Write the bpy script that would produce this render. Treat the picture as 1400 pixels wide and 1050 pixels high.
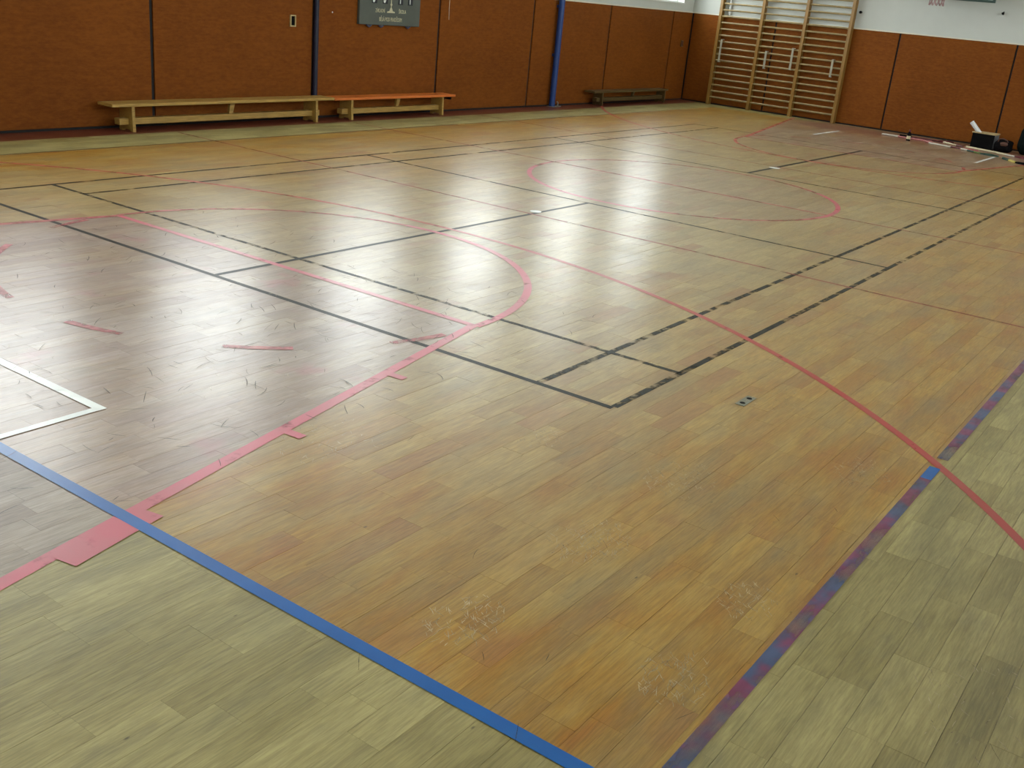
import bpy, bmesh, math, random
from mathutils import Vector, Matrix
random.seed(7)
for o in list(bpy.data.objects): bpy.data.objects.remove(o)
SC = bpy.context.scene
COL = SC.collection

# ------------------------------------------------------------------ camera
FPX = 1415.3
cam = bpy.data.cameras.new('camera'); camo = bpy.data.objects.new('camera', cam); COL.objects.link(camo)
cam.sensor_fit = 'HORIZONTAL'; cam.sensor_width = 36.0; cam.lens = 36.0 * FPX / 1400.0
cam.clip_start = 0.05; cam.clip_end = 200
CR = Vector((0.579743582, -0.809718962, 0.090843718))
CU = Vector((0.237147643, 0.274348076, 0.931930324))
CF = Vector((0.779524454, 0.518737251, -0.351074479))
CP = Vector((-4.3442, -2.2711, 1.9042))
m = Matrix.Identity(4)
for i in range(3):
    m[i][0] = CR[i]; m[i][1] = CU[i]; m[i][2] = -CF[i]; m[i][3] = CP[i]
camo.matrix_world = m
SC.camera = camo

# ------------------------------------------------------------------ world (overcast daylight) and exposure
W = bpy.data.worlds.new('overcast_sky'); SC.world = W; W.use_nodes = True
bg = W.node_tree.nodes['Background']
bg.inputs['Color'].default_value = (0.95, 0.975, 1.0, 1)
bg.inputs['Strength'].default_value = 16.0
SC.view_settings.view_transform = 'Standard'
SC.view_settings.look = 'None'
SC.view_settings.gamma = 1.0
SC.view_settings.use_curve_mapping = False
SC.view_settings.exposure = -0.30

# ------------------------------------------------------------------ room dimensions (metres)
YL = 8.75          # long wall with benches
YR = -2.95         # opposite long wall, behind the camera's right shoulder
XB = -5.5          # end wall behind the camera
XF = 18.04         # far end wall at its corner with the long wall
SK = 0.07          # the far wall is a few degrees out of square
HP = 1.876         # height of the brown panelling
HC = 5.4           # ceiling
WZ0, WZ1 = 2.05, 4.7
WIN_R = [17.55 - 2.99 * k for k in range(8)]
WIN_W = 1.75
def xfar(y): return XF + SK * (y - YL)

# daylight portals fill exactly the window openings
def portal(x, y, z, w, h, facing):
    l = bpy.data.lights.new('window_portal', 'AREA'); l.shape = 'RECTANGLE'; l.size = w; l.size_y = h
    l.cycles.is_portal = True
    o = bpy.data.objects.new('window_portal', l); COL.objects.link(o); o.location = (x, y, z)
    o.rotation_euler = (math.radians(-90 if facing < 0 else 90), 0, 0)
for xr in WIN_R:
    portal(xr - WIN_W / 2, YL + 0.26, (WZ0 + WZ1) / 2, WIN_W, WZ1 - WZ0, -1)
    portal(xr - WIN_W / 2, YR - 0.26, (WZ0 + WZ1) / 2, WIN_W - 0.4, WZ1 - WZ0, 1)  # portal of the added opposite window

# ------------------------------------------------------------------ node helpers
class NT:
    def __init__(s, name):
        s.m = bpy.data.materials.new(name); s.m.use_nodes = True; s.t = s.m.node_tree; s.t.nodes.clear()
        s.out = s.t.nodes.new('ShaderNodeOutputMaterial')
    def n(s, typ, **kw):
        nd = s.t.nodes.new(typ)
        for k, v in kw.items(): setattr(nd, k, v)
        return nd
    def set(s, sock, v):
        if isinstance(v, bpy.types.NodeSocket): s.t.links.new(v, sock)
        elif isinstance(v, (tuple, list)) and len(v) == 3 and sock.type == 'RGBA': sock.default_value = (*v, 1)
        else: sock.default_value = v
    def M(s, op, a, b=0.0, c=None, clamp=False):
        nd = s.n('ShaderNodeMath', operation=op); nd.use_clamp = clamp
        s.set(nd.inputs[0], a); s.set(nd.inputs[1], b)
        if c is not None: s.set(nd.inputs[2], c)
        return nd.outputs[0]
    def ss(s, v, a, b, lo=0.0, hi=1.0):
        nd = s.n('ShaderNodeMapRange', interpolation_type='SMOOTHSTEP')
        s.set(nd.inputs[0], v); s.set(nd.inputs[1], a); s.set(nd.inputs[2], b); s.set(nd.inputs[3], lo); s.set(nd.inputs[4], hi)
        return nd.outputs[0]
    def mix(s, f, a, b, mode='MIX'):
        nd = s.n('ShaderNodeMix', data_type='RGBA', blend_type=mode)
        s.set(nd.inputs[0], f); s.set(nd.inputs[6], a); s.set(nd.inputs[7], b)
        return nd.outputs[2]
    def pos(s): return s.n('ShaderNodeNewGeometry').outputs['Position']
    def obj(s): return s.n('ShaderNodeTexCoord').outputs['Object']
    def scale(s, v, sx, sy, sz):
        nd = s.n('ShaderNodeVectorMath', operation='MULTIPLY'); s.set(nd.inputs[0], v); nd.inputs[1].default_value = (sx, sy, sz); return nd.outputs[0]
    def addv(s, v, w):
        nd = s.n('ShaderNodeVectorMath', operation='ADD'); s.set(nd.inputs[0], v); s.set(nd.inputs[1], w); return nd.outputs[0]
    def noise(s, v, sc, det=3.0, rough=0.55, dist=0.0):
        nd = s.n('ShaderNodeTexNoise'); s.set(nd.inputs['Vector'], v)
        nd.inputs['Scale'].default_value = sc; nd.inputs['Detail'].default_value = det
        nd.inputs['Roughness'].default_value = rough; nd.inputs['Distortion'].default_value = dist
        return nd.outputs['Fac']
    def xyz(s, v):
        nd = s.n('ShaderNodeSeparateXYZ'); s.set(nd.inputs[0], v); return nd.outputs
    def comb(s, x, y, z):
        nd = s.n('ShaderNodeCombineXYZ'); s.set(nd.inputs[0], x); s.set(nd.inputs[1], y); s.set(nd.inputs[2], z); return nd.outputs[0]
    def bump(s, h, strength, dist=0.01):
        nd = s.n('ShaderNodeBump'); s.set(nd.inputs['Height'], h); nd.inputs['Strength'].default_value = strength; nd.inputs['Distance'].default_value = dist
        return nd.outputs[0]
    def bsdf(s, col, rough=0.5, metal=0.0, spec=0.5, normal=None):
        nd = s.n('ShaderNodeBsdfPrincipled')
        s.set(nd.inputs['Base Color'], col); s.set(nd.inputs['Roughness'], rough); s.set(nd.inputs['Metallic'], metal); s.set(nd.inputs['Specular IOR Level'], spec)
        if normal is not None: s.set(nd.inputs['Normal'], normal)
        return nd.outputs[0]
    def done(s, sh): s.t.links.new(sh, s.out.inputs[0]); return s.m

def simple(name, col, rough=0.5, metal=0.0, var=0.12, sc=12.0, spec=0.5, stretch=(1, 1, 1), bump=0.0):
    t = NT(name); v = t.scale(t.obj(), *stretch); n = t.noise(v, sc, 4.0)
    c = t.mix(t.M('MULTIPLY', t.M('SUBTRACT', n, 0.35), 2.0, clamp=True), tuple(k * (1 - var) for k in col), tuple(min(1, k * (1 + var)) for k in col))
    nm = t.bump(n, bump) if bump else None
    return t.done(t.bsdf(c, rough, metal, spec, nm))

MAT = {}
MAT['white_wall'] = simple('white_plaster', (0.54, 0.565, 0.53), 0.9, var=0.03, sc=2.5, spec=0.2)
MAT['ceiling'] = simple('white_ceiling', (0.62, 0.62, 0.59), 0.9, var=0.02, sc=2)
MAT['gap'] = simple('dark_backing', (0.012, 0.011, 0.010), 0.8, var=0.1)
MAT['subfloor'] = simple('dark_subfloor', (0.03, 0.022, 0.012), 0.9)
MAT['trim'] = simple('cream_trim', (0.70, 0.66, 0.52), 0.5, var=0.04)
MAT['frame'] = simple('white_window_paint', (0.75, 0.77, 0.75), 0.4, var=0.03)
MAT['pine'] = simple('varnished_pine', (0.44, 0.275, 0.068), 0.35, var=0.3, sc=6, stretch=(1, 14, 14))
MAT['pine_up'] = simple('varnished_pine_upright', (0.27, 0.145, 0.028), 0.38, var=0.25, sc=6, stretch=(14, 14, 1))
MAT['pine_rung'] = simple('pale_beech', (0.28, 0.205, 0.08), 0.4, var=0.25, sc=6)
MAT['orange_top'] = simple('orange_stained_board', (0.64, 0.165, 0.025), 0.4, var=0.15, sc=6, stretch=(1, 14, 14))
MAT['dark_oak'] = simple('dark_brown_wood', (0.105, 0.068, 0.022), 0.4, var=0.3, sc=6, stretch=(1, 14, 14))
MAT['blue_post'] = simple('blue_enamel', (0.008, 0.045, 0.20), 0.4, var=0.12)
MAT['navy_post'] = simple('navy_enamel', (0.004, 0.007, 0.03), 0.5, var=0.2)
MAT['steel'] = simple('dull_steel', (0.45, 0.45, 0.42), 0.4, metal=0.7, var=0.15)
MAT['plate_grey'] = simple('dull_zinc', (0.20, 0.20, 0.15), 0.5, metal=0.0, var=0.2)
MAT['hook'] = simple('pale_grey_paint', (0.34, 0.32, 0.235), 0.45, var=0.1)
MAT['board_grey'] = simple('grey_green_board', (0.085, 0.10, 0.085), 0.55, var=0.12, sc=5)
MAT['letter'] = simple('cream_lettering', (0.55, 0.53, 0.36), 0.6, var=0.05)
MAT['digit'] = simple('white_digits', (0.8, 0.85, 0.85), 0.5, var=0.03)
MAT['flipcard_shadow'] = simple('dark_card_and_shadow', (0.006, 0.010, 0.018), 0.5)
MAT['clip'] = simple('slate_blue_plastic', (0.06, 0.07, 0.13), 0.3)
MAT['brass'] = simple('yellowed_plate', (0.50, 0.40, 0.18), 0.45, var=0.15)
MAT['black'] = simple('black_plastic', (0.0035, 0.0035, 0.004), 0.6, var=0.3, spec=0.06)
MAT['green_frame'] = simple('dark_green_paint', (0.012, 0.045, 0.035), 0.4)
MAT['boardwhite'] = simple('white_backboard', (0.80, 0.86, 0.86), 0.35, var=0.03)
MAT['net'] = simple('faded_red_white_net', (0.42, 0.26, 0.26), 0.8, var=0.45, sc=14)
MAT['rim'] = simple('orange_rim', (0.5, 0.09, 0.02), 0.4)
MAT['white_pvc'] = simple('white_plastic', (0.78, 0.80, 0.80), 0.35, var=0.04)
MAT['stick_white'] = simple('off_white_lacquer', (0.52, 0.48, 0.39), 0.4, var=0.06)
MAT['beige'] = simple('beige_plastic', (0.62, 0.54, 0.35), 0.4, var=0.08)
MAT['maroon'] = simple('maroon_lacquer', (0.13, 0.025, 0.03), 0.3)
MAT['pink'] = simple('pink_lacquer', (0.45, 0.16, 0.15), 0.35)
MAT['green'] = simple('green_grip', (0.10, 0.16, 0.03), 0.5)
MAT['tape_green'] = simple('dark_green_blade', (0.02, 0.06, 0.045), 0.4)
MAT['yellow'] = simple('yellow_plastic', (0.62, 0.52, 0.14), 0.4)
MAT['rimtan'] = simple('tan_rim', (0.48, 0.36, 0.17), 0.5)
MAT['greytape'] = simple('grey_side', (0.17, 0.18, 0.19), 0.5)
MAT['bag'] = simple('dark_nylon', (0.007, 0.006, 0.0065), 0.8, var=0.5, sc=20, bump=0.3, spec=0.05)
MAT['bag_green'] = simple('dark_green_nylon', (0.006, 0.010, 0.0095), 0.8, var=0.5, sc=20, bump=0.3, spec=0.05)
MAT['brown_bit'] = simple('brown_leather', (0.11, 0.045, 0.028), 0.5)
def mk_glass():
    t = NT('window_glass'); tr = t.n('ShaderNodeBsdfTransparent'); gl = t.n('ShaderNodeBsdfGlossy'); gl.inputs['Roughness'].default_value = 0.05
    n = t.noise(t.obj(), 3.0); mx = t.n('ShaderNodeMixShader')
    t.set(mx.inputs[0], t.M('MULTIPLY_ADD', n, 0.02, 0.05)); t.set(mx.inputs[1], tr.outputs[0]); t.set(mx.inputs[2], gl.outputs[0])
    tr.inputs[0].default_value = (0.94, 0.96, 0.95, 1)
    return t.done(mx.outputs[0])
MAT['glass'] = mk_glass()
def mk_panel():
    t = NT('brown_laminate_panel'); p = t.pos()
    n1 = t.noise(t.scale(p, 12, 12, 34), 1.0, 5.0, 0.7)
    n2 = t.noise(p, 0.7, 2.0)
    n3 = t.noise(t.scale(p, 2, 2, 60), 1.0, 2.0)
    f = t.M('ADD', t.M('MULTIPLY', n1, 0.55), t.M('ADD', t.M('MULTIPLY', n2, 0.3), t.M('MULTIPLY', n3, 0.15)))
    c = t.mix(t.ss(f, 0.32, 0.68), (0.145, 0.041, 0.0052), (0.225, 0.069, 0.0085))
    return t.done(t.bsdf(c, 0.65, 0, 0.1, t.bump(n1, 0.06)))
MAT['panel'] = mk_panel()

# ------------------------------------------------------------------ wooden floor material
def mk_floor():
    t = NT('worn_parquet'); p = t.pos(); X, Y, Z = t.xyz(p)
    at = t.n('ShaderNodeAttribute'); at.attribute_name = 'tint'
    R1, R2, R3 = t.xyz(at.outputs['Vector'])
    # plank grain: long streaks, shifted from plank to plank
    gv = t.comb(t.M('MULTIPLY_ADD', R2, 37.0, t.M('MULTIPLY', X, 2.2)), t.M('MULTIPLY_ADD', R1, 91.0, t.M('MULTIPLY', Y, 34.0)), R3)
    grain = t.noise(gv, 1.0, 4.0, 0.6, 0.6)
    cath = t.n('ShaderNodeTexWave', wave_type='BANDS', bands_direction='Y')
    t.set(cath.inputs['Vector'], t.comb(t.M('MULTIPLY_ADD', R2, 13.0, t.M('MULTIPLY', X, 1.2)), t.M('MULTIPLY_ADD', R3, 17.0, t.M('MULTIPLY', Y, 9.0)), R1))
    cath.inputs['Scale'].default_value = 1.3; cath.inputs['Distortion'].default_value = 14.0; cath.inputs['Detail'].default_value = 3.0; cath.inputs['Detail Scale'].default_value = 0.8
    blotch = t.noise(p, 1.5, 4.0, 0.6)
    blotch2 = t.noise(t.addv(p, (31.0, 7.0, 3.0)), 0.55, 3.0, 0.5)
    fine = t.noise(t.scale(p, 9, 22, 1), 1.0, 4.0, 0.7)
    # court varnish region, seen as brown against olive run-off
    dx0 = t.M('ADD', X, 2.33); dx1 = t.M('SUBTRACT', 17.3, X); dy0 = t.M('ADD', Y, 1.457); dy1 = t.M('SUBTRACT', 7.56, Y)
    d = t.M('MINIMUM', t.M('MINIMUM', dx0, dx1), t.M('MINIMUM', dy0, dy1))
    court = t.ss(d, -0.02, 0.02)
    edge = t.ss(t.M('ADD', d, t.M('MULTIPLY_ADD', blotch2, 3.2, -1.6)), 0.1, 3.0, 1.0, 0.0)
    streak = t.noise(t.addv(t.scale(p, 2.0, 8.0, 1.0), t.comb(0.0, t.M('MULTIPLY', R3, 1.2), R2)), 1.0, 5.0, 0.65)
    rust = t.noise(t.addv(t.scale(p, 1.6, 6.5, 1.0), (17.0, 3.0, 1.0)), 1.0, 4.0, 0.6)
    grey = t.noise(t.addv(t.scale(p, 1.1, 4.0, 1.0), (41.0, 23.0, 2.0)), 1.0, 4.0, 0.6)
    wear = t.M('ADD', t.M('MULTIPLY', grain, 0.26), t.M('ADD', t.M('MULTIPLY', R1, 0.15), t.M('ADD', t.M('MULTIPLY', blotch, 0.22), t.M('ADD', t.M('MULTIPLY', streak, 0.42), t.M('MULTIPLY', fine, 0.15)))))
    tone = t.ss(wear, 0.37, 0.83)
    olive = t.mix(t.M('MULTIPLY', t.ss(grey, 0.44, 0.72), 0.65), t.mix(tone, (0.215, 0.172, 0.052), (0.405, 0.348, 0.140)), (0.170, 0.146, 0.060))
    tan = t.mix(tone, (0.255, 0.170, 0.060), (0.40, 0.308, 0.128))
    org = t.mix(tone, (0.265, 0.120, 0.010), (0.42, 0.250, 0.036))
    c = t.mix(t.M('MULTIPLY', edge, t.ss(rust, 0.30, 0.60, 0.55, 1.0)), tan, org)
    c = t.mix(t.M('MULTIPLY', t.ss(rust, 0.47, 0.80), t.M('MULTIPLY_ADD', edge, 0.72, 0.10)), c, (0.30, 0.105, 0.012))
    c = t.mix(t.M('MULTIPLY', t.ss(grey, 0.44, 0.76), 0.55), c, (0.205, 0.165, 0.085))
    # redder planks here and there
    red = t.M('MULTIPLY', t.ss(R2, 0.72, 0.97), t.ss(blotch, 0.40, 0.62))
    c = t.mix(t.M('MULTIPLY', red, 0.55), c, (0.27, 0.11, 0.035))
    # keys and centre circle: remains of red lacquer in the grain
    dyc = t.M('ABSOLUTE', t.M('SUBTRACT', Y, 3.05))
    def key(xc, sgn):
        rx = t.M('MULTIPLY', t.M('SUBTRACT', X, xc), sgn)          # positive towards the centre of the hall
        w = t.M('MULTIPLY_ADD', rx, -0.207, 1.76)
        trap = t.M('MULTIPLY', t.ss(t.M('SUBTRACT', w, dyc), -0.015, 0.015), t.ss(rx, -0.02, 0.02, 1.0, 0.0))
        r = t.M('SQRT', t.M('ADD', t.M('POWER', t.M('SUBTRACT', X, xc), 2.0), t.M('POWER', t.M('SUBTRACT', Y, 3.05), 2.0)))
        return trap, t.ss(r, 1.76, 1.81, 1.0, 0.0)
    k1, c1 = key(0.5, 1.0); k2, c2 = key(12.7, -1.0); _, c0 = key(6.7, 1.0)
    stain = t.M('MULTIPLY', t.M('MAXIMUM', k1, t.M('MAXIMUM', k2, t.M('MULTIPLY', t.M('MAXIMUM', c0, t.M('MAXIMUM', c1, c2)), 0.30))), t.ss(t.M('ADD', blotch, t.M('MULTIPLY', grain, 0.5)), 0.35, 1.0, 0.45, 1.0))
    c = t.mix(t.M('MULTIPLY', stain, t.ss(X, 8.0, 10.0, 0.80, 0.62)), c, t.mix(tone, (0.165, 0.095, 0.088), (0.34, 0.255, 0.225)))
    spill = t.M('MULTIPLY', t.ss(t.noise(t.addv(p, (5.0, 2.0, 0.0)), 2.2, 3.0), 0.60, 0.74), t.M('MAXIMUM', k1, t.M('MAXIMUM', k2, t.M('MULTIPLY', c0, 0.7))))
    c = t.mix(t.M('MULTIPLY', spill, 0.5), c, (0.33, 0.085, 0.10))
    c = t.mix(court, t.mix(t.M('MULTIPLY', t.M('MAXIMUM', k1, 0.0), 0.8), olive, t.mix(tone, (0.17, 0.11, 0.095), (0.33, 0.26, 0.225))), c)
    # dark red painted margin along the bench wall, worn red margin at the far end wall
    mar = t.ss(Y, 8.255, 8.275)
    c = t.mix(mar, c, t.mix(grain, (0.105, 0.022, 0.012), (0.17, 0.040, 0.018)))
    far = t.M('MULTIPLY', t.M('MULTIPLY', t.ss(t.M('ADD', X, t.M('MULTIPLY', blotch, 1.2)), 16.4, 17.3), t.ss(Y, 5.6, 5.0)), t.ss(Y, -0.5, 0.5))
    c = t.mix(t.M('MULTIPLY', far, 0.6), c, (0.20, 0.075, 0.055))
    # grey grime and dark knots
    grime = t.M('MULTIPLY', t.ss(t.noise(t.scale(t.addv(p, (3.0, 9.0, 0.0)), 1.0, 2.2, 1.0), 2.6, 3.0, 0.6), 0.56, 0.80), 0.34)
    c = t.mix(grime, c, (0.115, 0.105, 0.075))
    vor = t.n('ShaderNodeTexVoronoi'); t.set(vor.inputs['Vector'], t.scale(p, 1.0, 2.3, 0.0)); vor.inputs['Scale'].default_value = 3.4
    knot = t.M('MULTIPLY', t.ss(vor.outputs['Distance'], 0.012, 0.045, 1.0, 0.0), t.ss(blotch, 0.42, 0.5))
    c = t.mix(t.M('MULTIPLY', knot, 0.75), c, (0.045, 0.032, 0.015))
    c = t.mix(t.M('MULTIPLY', t.ss(cath.outputs['Fac'], 0.55, 0.95), 0.08), c, (0.14, 0.085, 0.03))
    micro = t.noise(t.comb(t.M('MULTIPLY_ADD', R1, 19.0, t.M('MULTIPLY', X, 9.0)), t.M('MULTIPLY_ADD', R2, 53.0, t.M('MULTIPLY', Y, 150.0)), R3), 1.0, 3.0, 0.7)
    c = t.mix(1.0, c, t.mix(t.ss(micro, 0.3, 0.7), (0.78, 0.77, 0.75), (1.12, 1.12, 1.12)), 'MULTIPLY')
    # bare, scuffed pale patches
    bare = t.M('MULTIPLY', t.ss(t.noise(t.addv(p, (11.0, 4.0, 0.0)), 1.9, 2.0), 0.56, 0.86), t.ss(t.noise(t.scale(p, 30, 60, 1), 1.0, 5.0, 0.8), 0.45, 0.65))
    c = t.mix(t.M('MULTIPLY', bare, 0.10), c, (0.47, 0.39, 0.25))
    rough = t.M('ADD', t.ss(blotch, 0.3, 0.7, 0.235, 0.265), t.M('ADD', t.M('MULTIPLY', fine, 0.10), t.M('MULTIPLY', bare, 0.10)))
    rough = t.M('ADD', rough, t.M('MULTIPLY', t.M('SUBTRACT', 1.0, court), 0.10))
    rough = t.M('MAXIMUM', rough, 0.282)
    h = t.M('ADD', t.M('MULTIPLY', grain, 0.5), t.M('ADD', t.M('MULTIPLY', fine, 0.6), t.M('MULTIPLY', blotch, 1.0)))
    return t.done(t.bsdf(c, rough, 0, 0.50, t.bump(h, 0.06, 0.004)))
MAT['floor'] = mk_floor()

# worn floor paint: bare wood shows through where the coat is gone
def paint(name, col, col2=None, cover=0.8, sc=9.0, soft=0.10, stretch=(1, 1, 1), rough=0.33, seed=0.0, c2sc=3.0, spec=0.5):
    t = NT(name); p = t.addv(t.pos(), (seed, seed * 0.7, 0.0))
    n = t.noise(t.scale(p, *stretch), sc, 4.0, 0.62)
    n2 = t.noise(p, c2sc, 3.0, 0.6)
    c = t.mix(t.ss(n2, 0.42, 0.58), col, col2 or tuple(k * 0.8 for k in col))
    lo = 0.28 + (1 - cover) * 0.44
    a = t.ss(n, lo - soft, lo + soft)
    tr = t.n('ShaderNodeBsdfTransparent'); mx = t.n('ShaderNodeMixShader')
    t.set(mx.inputs[0], a); t.set(mx.inputs[1], tr.outputs[0]); t.set(mx.inputs[2], t.bsdf(c, rough, 0, spec, t.bump(n, 0.08, 0.003)))
    return t.done(mx.outputs[0])
PT = {
 'blue': paint('blue_floor_paint', (0.002, 0.090, 0.32), (0.003, 0.10, 0.35), cover=1.25, sc=14, spec=0.4),
 'purple': paint('purple_blue_floor_paint', (0.050, 0.082, 0.180), (0.200, 0.036, 0.110), cover=0.74, sc=4, soft=0.34, c2sc=5.0, stretch=(0.6, 1.6, 1), seed=2.4),
 'black': paint('black_floor_paint', (0.028, 0.030, 0.024), cover=0.58, sc=7, soft=0.13, seed=4.0, spec=0.06),
 'black_solid': paint('black_floor_paint_solid', (0.026, 0.027, 0.023), cover=1.05, sc=8, soft=0.1, seed=1.0, spec=0.06),
 'black_faint': paint('black_floor_paint_faint', (0.030, 0.028, 0.020), cover=0.66, sc=4, soft=0.16, seed=6.0, spec=0.06),
 'red': paint('red_floor_paint', (0.37, 0.038, 0.030), (0.35, 0.045, 0.032), cover=1.0, sc=12, soft=0.12, seed=3.0),
 'red_worn': paint('red_floor_paint_worn', (0.46, 0.085, 0.075), (0.40, 0.09, 0.06), cover=0.70, sc=5, soft=0.16, seed=5.0, spec=0.3),
 'pink': paint('pink_red_floor_paint', (0.50, 0.080, 0.115), (0.46, 0.095, 0.12), cover=0.98, sc=8, soft=0.16, seed=7.0),
 'pink_worn': paint('pink_red_floor_paint_worn', (0.45, 0.10, 0.11), (0.40, 0.10, 0.09), cover=0.62, sc=4.5, soft=0.18, seed=9.0, spec=0.3),
 'thin_red': paint('thin_red_floor_paint', (0.33, 0.085, 0.06), cover=0.64, sc=3.0, soft=0.14, seed=8.0, spec=0.2),
 'white': paint('white_floor_paint', (0.78, 0.80, 0.76), cover=1.2, sc=14),
 'white_worn': paint('white_floor_paint_worn', (0.55, 0.45, 0.38), cover=0.72, sc=5, soft=0.25, seed=2.0),
 'brown': paint('brown_floor_line', (0.085, 0.045, 0.020), cover=0.7, sc=3, soft=0.2, seed=1.5),
}

# ------------------------------------------------------------------ mesh helpers
class MB:
    def __init__(s): s.v = []; s.f = []; s.sm = []
    def add(s, vs, fs, smooth=False):
        b = len(s.v); s.v += [tuple(v) for v in vs]
        for f in fs: s.f.append([b + i for i in f]); s.sm.append(smooth)
        return s
    def box(s, lo, hi, bev=0.0):
        x0, y0, z0 = lo; x1, y1, z1 = hi
        if bev <= 0:
            return s.add([(x0,y0,z0),(x1,y0,z0),(x1,y1,z0),(x0,y1,z0),(x0,y0,z1),(x1,y0,z1),(x1,y1,z1),(x0,y1,z1)],
                         [(0,3,2,1),(4,5,6,7),(0,1,5,4),(1,2,6,5),(2,3,7,6),(3,0,4,7)])
        bm = bmesh.new(); bmesh.ops.create_cube(bm, size=1.0)
        for v in bm.verts: v.co = Vector(((x0+x1)/2 + v.co.x*(x1-x0), (y0+y1)/2 + v.co.y*(y1-y0), (z0+z1)/2 + v.co.z*(z1-z0)))
        bmesh.ops.bevel(bm, geom=list(bm.edges), offset=bev, segments=2, affect='EDGES', profile=0.5)
        bm.verts.index_update()
        s.add([v.co for v in bm.verts], [[v.index for v in f.verts] for f in bm.faces]); bm.free(); return s
    def tube(s, pts, r, n=12, caps=True):
        pts = [Vector(p) for p in pts]; rs = r if isinstance(r, (list, tuple)) else [r] * len(pts)
        vs = []; fs = []; up = None
        for i, p in enumerate(pts):
            d = (pts[min(i+1, len(pts)-1)] - pts[max(i-1, 0)]).normalized()
            if up is None: up = Vector((0,0,1)) if abs(d.z) < 0.9 else Vector((1,0,0))
            a = d.cross(up).normalized(); b = a.cross(d).normalized(); up = b
            for k in range(n):
                t = 2*math.pi*k/n; vs.append(p + (a*math.cos(t) + b*math.sin(t)) * rs[i])
        for i in range(len(pts)-1):
            for k in range(n): fs.append((i*n+k, i*n+(k+1) % n, (i+1)*n+(k+1) % n, (i+1)*n+k))
        s.add(vs, fs, True)
        if caps: s.add(vs[:n], [list(range(n))[::-1]]); s.add(vs[-n:], [list(range(n))])
        return s
    def prism(s, poly, axis, a, b):
        """poly: 2D outline; extruded along axis 0/1/2 from a to b"""
        n = len(poly)
        def pt(p, h):
            q = [p[0], p[1]]; q.insert(axis, h); return tuple(q)
        s.add([pt(p, a) for p in poly] + [pt(p, b) for p in poly], [list(range(n))[::-1], list(range(n, 2*n))] + [(i, (i+1) % n, n+(i+1) % n, n+i) for i in range(n)])
        return s
    def build(s, name, mat, parent=None, loc=None, rz=None):
        me = bpy.data.meshes.new(name); me.from_pydata(s.v, [], s.f); me.polygons.foreach_set('use_smooth', s.sm)
        bm = bmesh.new(); bm.from_mesh(me); bmesh.ops.recalc_face_normals(bm, faces=bm.faces); bm.to_mesh(me); bm.free()
        me.materials.append(MAT[mat] if isinstance(mat, str) else mat); me.update()
        o = bpy.data.objects.new(name, me); COL.objects.link(o)
        if parent: o.parent = parent
        if loc is not None: o.location = loc
        if rz is not None: o.rotation_euler[2] = rz
        return o
def empty(name, loc=(0, 0, 0), rz=0.0):
    o = bpy.data.objects.new(name, None); COL.objects.link(o); o.location = loc; o.rotation_euler[2] = rz; o.empty_display_size = 0.1; return o
def tag(o, label=None, cat=None, group=None, kind=None):
    if label: o['label'] = label
    if cat: o['category'] = cat
    if group: o['group'] = group
    if kind: o['kind'] = kind
    return o
def structure(o, label=None, cat=None):
    return tag(o, label, cat, kind='structure')

# ------------------------------------------------------------------ floor: slab and planks
pts = [(XB, YR), (xfar(YR), YR), (XF, YL), (XB, YL)]
floor = MB().prism(pts, 2, -0.10, -0.006).build('floor', 'subfloor')
structure(floor, 'worn parquet sports floor with coloured court lines', 'floor')
PW = 0.117; PL = 0.49
planks = []
k0 = math.floor((YR + 0.01) / PW); k1 = math.ceil((YL + 0.01) / PW)
for k in range(k0, k1):
    ya = max(-0.01 + k * PW, YR); yb = min(-0.01 + (k + 1) * PW, YL)
    if yb - ya < 0.01: continue
    x = XB - random.uniform(0, PL); xe = min(xfar(ya), xfar(yb)) - 0.002
    while x < xe - 0.02:
        L = PL * random.choice((1, 1, 1, 1, 1.02, 0.98, 0.75))
        a = max(x, XB); b = min(x + L, xe)
        if b - a > 0.02: planks.append((a, b, ya, yb))
        x += L
def in_view(p):
    d = Vector(((p[0]+p[1])/2, (p[2]+p[3])/2, 0)) - CP; z = d.dot(CF)
    if z < 0.2: return None
    u = 700 + FPX * d.dot(CR) / z; v = 525 - FPX * d.dot(CU) / z
    return d.length if -25 < u < 1425 and -25 < v < 1075 else None
dist = sorted((in_view(p), i) for i, p in enumerate(planks) if in_view(p))
near = set(i for _, i in dist[:300])
FS = [(4,5,6,7),(0,1,5,4),(1,2,6,5),(2,3,7,6),(3,0,4,7)]
def plank_verts(p):
    a, b, c, d = p; g = 0.00025; rz = [random.uniform(-0.0002, 0.0002) for _ in range(2)]
    t = random.uniform(-0.0002, 0.0002)
    zs = [rz[0], rz[0] + t, rz[1] + t, rz[1]]
    a += g; b -= g; c += random.uniform(0.0002, 0.0008); d -= random.uniform(0.0002, 0.0008)
    xy = [(a, c), (b, c), (b, d), (a, d)]
    return [(x, y, -0.006) for x, y in xy] + [(x, y, min(0.0003, zs[i])) for i, (x, y) in enumerate(xy)]
def plank_mesh(name, vs, fs, tints):
    me = bpy.data.meshes.new(name); me.from_pydata(vs, [], fs)
    at = me.attributes.new('tint', 'FLOAT_VECTOR', 'POINT'); at.data.foreach_set('vector', tints)
    me.materials.append(MAT['floor']); me.update(); return me
av = []; af = []; atn = []
for i, p in enumerate(planks):
    tn = (random.random(), random.random(), random.random()); vs = plank_verts(p)
    if i in near:
        cx, cy = (p[0]+p[1])/2, (p[2]+p[3])/2
        o = bpy.data.objects.new('plank', plank_mesh('plank', [(x-cx, y-cy, z) for x, y, z in vs], FS, tn * 8))
        COL.objects.link(o); o.parent = floor; o.location = (cx, cy, 0)
    else:
        b = len(av); av += vs; af += [[b + q for q in f] for f in FS]; atn += tn * 8
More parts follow.
